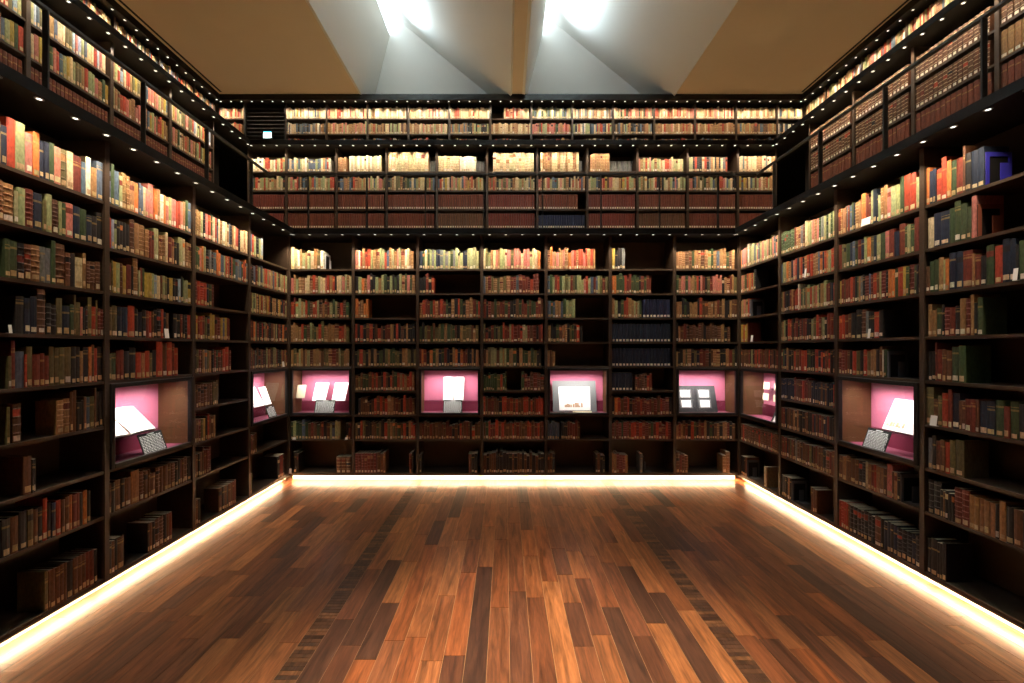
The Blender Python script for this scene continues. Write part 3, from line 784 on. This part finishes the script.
    if (side,k)==('left',2):
        open_book(-.13,.085,.19,.80,.215,.25,'large open book with bright pages tilted on a stand, second nearest left case',.022)
        stand(-.13,.085,.172,.80,.47,.25,'clear stand under the open book in the second nearest left case')
        caption(.04,'dark caption board with white lettering under the large open book, second nearest left case',.22,.165,.030)
    elif (side,k)==('left',0):
        open_book(-.12,.10,.17,.5,.16,.24,'open white book in the left corner case')
        o=item('paper_sheet',MB().box(-.07,.07,0,.002,0,.22),WHITE,.20,.14,.16,.35,'upright white sheet beside the open book in the left corner case','paper')
        caption(.13,'caption board with white lettering leaning in the left corner case',.17,.14,.04)
    elif (side,k)==('back',0):
        for s,lb in ((-.08,'slanted white document left of two in the first back case'),(.17,'slanted white document right of two in the first back case')):
            item('document',MB().box(-.085,.085,0,.004,0,.25),WHITE,s,.12,.165,.5,lb,'document')
        o=item('paper_sheet',MB().box(-.055,.055,0,.002,0,.17),CREAM,-.305,.10,.20,.3,'cream sheet by the wooden side of the first back case','paper')
        caption(.02,'dark caption board with lettering below the documents in the first back case',.25,.17,.04)
    elif (side,k)==('back',2):
        open_book(.03,.12,.17,.3,.125,.30,'bright white open book standing in the third back case')
        caption(.03,'grey caption board with lettering under the white book in the third back case',.24,.17,.04)
    elif (side,k)==('back',4):
        o=item('mounted_print',MB().box(-.28,.28,0,.008,0,.40),GREYM,-.02,.13,.020,.24,'large grey mount with a white page and a small picture, fifth back case','print')
        child('page',MB().box(-.20,.20,-.004,0,.02,.32),WHITE,o,.24)
        pr=MB()
        for i in range(9): x=-.13+.026*i; pr.box(x,x+R.uniform(.014,.03),-.0048,-.0041,.06,.06+R.uniform(.02,.06))
        child('picture',pr,PRINT,o,.24)
        item('name_card',MB().box(-.12,.12,0,.003,0,.03),CREAM,.06,.05,.016,.4,'low cream name card in front of the grey mounted print','card')
    elif (side,k)==('back',6):
        al=MB().box(-.26,-.004,0,.012,0,.34).box(.004,.26,0,.012,0,.34).box(-.004,.004,.004,.010,0,.34)
        o=item('photo_album',al,ALBUM,-.06,.13,.020,.28,'black open photo album with four white photographs in the seventh back case','album')
        ph=[MB().box(a,a+.12,-.002,0,c,c+.09) for a in (-.19,.05) for c in (.06,.19)]
        for q in ph: child('photograph',q,WHITE,o,.28)
        fm=MB()
        for a in (-.19,.05):
            for c in (.06,.19): fm.box(a-.02,a+.14,-.0008,0,c-.012,c+.102)
        child('photo_mount',fm,GREYM,o,.28)
    elif (side,k)==('right',0):
        o=item('photo_stand',MB().box(-.20,.20,0,.006,0,.50),GLASS,-.06,.17,.016,.08,'clear upright panel carrying four small photographs in the right corner case','panel')
        for a in (-.15,.05):
            for c in (.09,.22): child('photograph',MB().box(a,a+.11,-.002,0,c+.11,c+.19),CREAM,o,.08)
        item('album',MB().box(-.02,.09,0,.014,0,.36),WHITE,.20,.06,.02,.42,'bright white open leaf at the right end of the right corner case','album')
        item('album_cover',MB().box(-.025,.0,0,.016,0,.36),ALBUM,.17,.062,.02,.42,'thin black cover beside the white leaf, right corner case','album')
    elif (side,k)==('right',2):
        o=item('picture_book',MB().box(-.15,.15,0,.014,0,.26),WHITE,.12,.092,.190,.42,'bright white picture book on a clear stand in the second nearest right case','book')
        pr=MB()
        for i in range(6): x=-.13+.026*i; pr.box(x,x+R.uniform(.014,.026),-.0012,-.0002,.03,.03+R.uniform(.015,.05))
        child('picture',pr,PRINT,o,.42)
        child('cover',MB().box(.15,.165,.0,.016,-.004,.264),BLACK,o,.42)
        stand(.12,.10,.165,.42,.34,.25,'clear stand under the picture book in the second nearest right case')
        caption(-.05,'dark caption board with white lettering in front of the picture book, second nearest right case',.21,.17,.035)
CASE_E=5
for c in CASES: display_case(*c)

# ------------------------------------------------------------------ guard rail of the lower gallery
def rail(label,pts,posts):
    t=thing('guard_rail',label,'railing',(*pts[0],TOP1),0,'railings of the lower gallery')
    (xa,ya),(xb,yb)=pts; r=.018; h=.93
    x0,x1=sorted((xa,xb)); y0,y1=sorted((ya,yb))
    L=lambda a,b,c,d,e,f:MB().box(a-pts[0][0],b-pts[0][0],c-pts[0][1],d-pts[0][1],e,f)
    bev(L(x0-r,x1+r,y0-r,y1+r,h-.025,h).obj('top_rail',STEEL,t),.004)
    L(x0-.004,x1+.004,y0-.004,y1+.004,.10,.108).obj('lower_rail',STEEL,t)
    for px,py in posts:
        a_,b_=(.007,.020) if abs(xb-xa)>1 else (.020,.007)
        bev(L(px-a_,px+a_,py-b_,py+b_,0,h-.026).obj('post',STEEL,t),.002)
s=.525
rail('dark steel guard rail with square posts along the back lower gallery',[(-W1-s,D1+s),(W1+s,D1+s)],[(-2.8+.8*k,D1+s) for k in range(8)])
rail('dark steel guard rail with square posts along the left lower gallery',[(-W1-s,-.5),(-W1-s,D1+s-.045)],[(-W1-s,4.57-.8*k+.0) for k in range(-1,6)])
rail('dark steel guard rail with square posts along the right lower gallery',[(W1+s,-.5),(W1+s,D1+s-.045)],[(W1+s,4.62-.79*k) for k in range(-1,6)])

# dark boxes painting in the blackness of the doorways at the gallery corners
for x0,x1,nm in ((-W2-.9,-W2-.45,'left'),(W2+.45,W2+.9,'right')):
    struct(MB().box(x0,x1,6.05,D2+.0,TOP1,SOF2).obj('doorway_dark_'+nm,VOID))
# plinths set back under the lower bookcases, with the warm light strips
for nm,b in (('baseboard_back',(-W1+.0,W1,D1+.10,D1+.30)),('baseboard_left',(-W1-.30,-W1-.10,.40,D1+.30)),('baseboard_right',(W1+.10,W1+.30,.40,D1+.30))):
    struct(MB().box(*b,0,Z1[8]-.031).obj(nm,mat('plinth_'+nm,(.80,.74,.66),.6,.3)))
def led(fr,u0,u1,label):
    t=thing('under_shelf_light',label,'light strip',fr.p((u0+u1)/2,.075,Z1[8]-.031-.001),fr.rz,'warm light strips under the lower bookcases')
    w=(u1-u0)/2-.012
    MB().box(-w,w,-.016,.016,-.004,0).box(-w,w,-.018,-.016,-.009,0).box(-w,w,.016,.018,-.012,0).obj('channel',STEEL,t)
    MB().box(-w+.002,w-.002,-.0155,.0155,-.008,-.0042).obj('diffuser',LED,t)
for k,(fr,a,b) in enumerate(bb_bays): led(fr,a,b,'warm light strip under the %s back bookcase from the left'%ORD[k])
for k,(fr,a,b) in enumerate(lb_bays): led(fr,a,b,'warm light strip under the left wall, %s bookcase from the far corner'%ORD[k])
for k,(fr,a,b) in enumerate(rb_bays): led(fr,a,b,'warm light strip under the right wall, %s bookcase from the far corner'%ORD[k])

# louvred panel and lit sign at the top left of the back wall
t=thing('louvre_panel','black louvred panel between the top bookcases at the left of the back wall','louvre panel',(-4.8,D3,TOP2))
hh=SOF3-TOP2
MB().box(-.40,.40,.06,.09,0,hh).obj('back_panel',BLACK,t)
lv=MB(); z=.66
while z<hh-.05:
    M=Matrix.Translation((0,.02,z))@Matrix.Rotation(.7,4,'X'); lv.add(MB().box(-.38,.38,-.004,.06,-.006,.006),M); z+=.075
lv.obj('slat',SLAB,t)
MB().box(-.40,-.38,0,.06,0,hh).box(.38,.40,0,.06,0,hh).obj('frame',BLACK,t)
# the sign hangs from the edge of the upper gallery
sg=MB().box(-.085,.085,0,.05,-.0,.14).obj('exit_sign',BLACK,loc=(-4.66,D3-.16,EYE+4.03))
tag(sg,'small glowing white and cyan emergency sign before the black louvred panel','sign')
MB().box(-.075,.075,-.003,-.0002,.008,.112).obj('sign_face',SIGN,sg)
MB().box(-.075,.075,-.003,-.0002,.115,.132).obj('sign_band',SIGNC,sg)
MB().box(-.01,.01,.018,.034,-(EYE+4.03-TOP2),-.0002).obj('mounting_post',STEEL,sg)

# ------------------------------------------------------------------ downlights (4 to a bay, along every soffit edge)
OFF=.088
ring=MB(); 
def ringmesh():
    mb=MB(); n=12; r0,r1=.0133,.022
    for z in (0,-.004):
        for r in (r0,r1):
            for i in range(n): a=2*PI*i/n; mb.v.append((r*math.cos(a),r*math.sin(a),z))
    for i in range(n):
        j=(i+1)%n
        for A,B in ((0,n),(3*n,2*n),(n,3*n),(2*n,0)):
            mb.f.append((A+i,A+j,B+j,B+i)); mb.c.append(None)
    return mb.mesh('downlight',RING)
RM=ringmesh(); LM=MB().cyl((0,0),.013,-.0035,-.001,12).mesh('lens',LENS)
def spot(energy,ang,blend,name):
    L=bpy.data.lights.new(name,'SPOT'); L.energy=energy; L.spot_size=ang; L.spot_blend=blend; L.shadow_soft_size=.018; L.color=(1,.82,.62); return L
SP={1:spot(18,1.45,1,'lamp_low'),2:spot(10,1.9,1,'lamp_mid'),3:spot(14,1.5,1,'lamp_high')}
def run(tier,fr,us,z,phr,side,frm):
    tn={1:'lower gallery',2:'upper gallery',3:'ceiling cornice'}[tier]
    for i,u in enumerate(us):
        o=link('downlight',RM,None,fr.p(u,-OFF,z),0)
        tag(o,'small round downlight under the %s, %s wall, %s from %s'%(tn,side,ordn(i),frm),'downlight','downlights under the '+tn)
        link('lens',LM,o)
        lo=bpy.data.objects.new('lamp',SP[tier]); C.objects.link(lo); lo.parent=o; lo.location=(0,0,-.012)
        # aimed slightly back towards the spines
        lo.rotation_euler=Matrix.Rotation(fr.rz,3,'Z').to_euler() if False else (Matrix.Rotation(fr.rz,3,'Z')@Matrix.Rotation({1:.22,2:.30,3:.2}[tier],3,'X')).to_euler()
def lin(a,b,st): 
    n=max(1,int(round((b-a)/st))); return [a+st*(i+.5) for i in range(n)]
run(1,FB,lin(-2.8,2.8,.2),SOF1,'','back','the left')
run(1,FL,[5.17-.2*i for i in range(20)],SOF1,'','left','the back')
run(1,FR,[-(5.17-.1925*i) for i in range(20)],SOF1,'','right','the back')
run(2,G2B,[ -4.1+.2*i for i in range(42)],SOF2,'','back','the left')
run(2,G2L,[6.62-.194*i for i in range(20)],SOF2,'','left','the back')
run(2,G2R,[-(6.62-.193*i) for i in range(20)],SOF2,'','right','the back')
run(3,G3B,[ -5.6+.2*i for i in range(57)],SOF3,'','back','the left')
run(3,G3L,[8.12-.196*i for i in range(21)],SOF3,'','left','the back')
run(3,G3R,[-(8.12-.195*i) for i in range(21)],SOF3,'','right','the back')

# unseen spotlights added between the coffers to pool light on the middle of the floor
for i,(x,y) in enumerate(((-.0+.12,1.2),(.12,3.2))):
    t=thing('ceiling_spotlight','added spotlight out of view on the ceiling between the skylights, %s one'%('nearer','farther')[i],'spotlight',(x,y,CEIL),0,'added ceiling spotlights')
    MB().cyl((0,0),.05,-.16,-.0005,20).obj('housing',BLACK,t)
    MB().cyl((0,0),.042,-.165,-.1605,20).obj('lens',LENS,t)
    L=bpy.data.lights.new('added_floor_light','SPOT'); L.energy=(4800,600)[i]; L.spot_size=(.62,.5)[i]; L.spot_blend=1; L.shadow_soft_size=.04; L.color=(1,.80,.58)
    lo=bpy.data.objects.new('lamp',L); C.objects.link(lo); lo.parent=t; lo.location=(0,0,-.18); lo.rotation_euler=(.06,0,0)

# ------------------------------------------------------------------ world, camera, colour
w=bpy.data.worlds.new('World'); SC.world=w; w.use_nodes=True
w.node_tree.nodes['Background'].inputs[0].default_value=(1,.85,.7,1); w.node_tree.nodes['Background'].inputs[1].default_value=0.0
cam=bpy.data.cameras.new('camera'); co=bpy.data.objects.new('camera',cam); C.objects.link(co)
co.location=(CX,0,EYE); co.rotation_euler=(PI/2,0,0); cam.sensor_width=36; cam.lens=36*F/1024; cam.clip_start=.05
cam.shift_x=(512-VPX)/1024; cam.shift_y=(VPY-341.5)/1024
SC.camera=co
SC.view_settings.view_transform='Standard'; SC.view_settings.look='None'; SC.view_settings.gamma=1; SC.view_settings.exposure=0.0
try: SC.view_settings.use_curve_mapping=False
except Exception: pass
SC.cycles.use_light_tree=True; SC.cycles.sample_clamp_indirect=4; SC.cycles.max_bounces=6; SC.cycles.diffuse_bounces=4
SC.cycles.caustics_reflective=False; SC.cycles.caustics_refractive=False
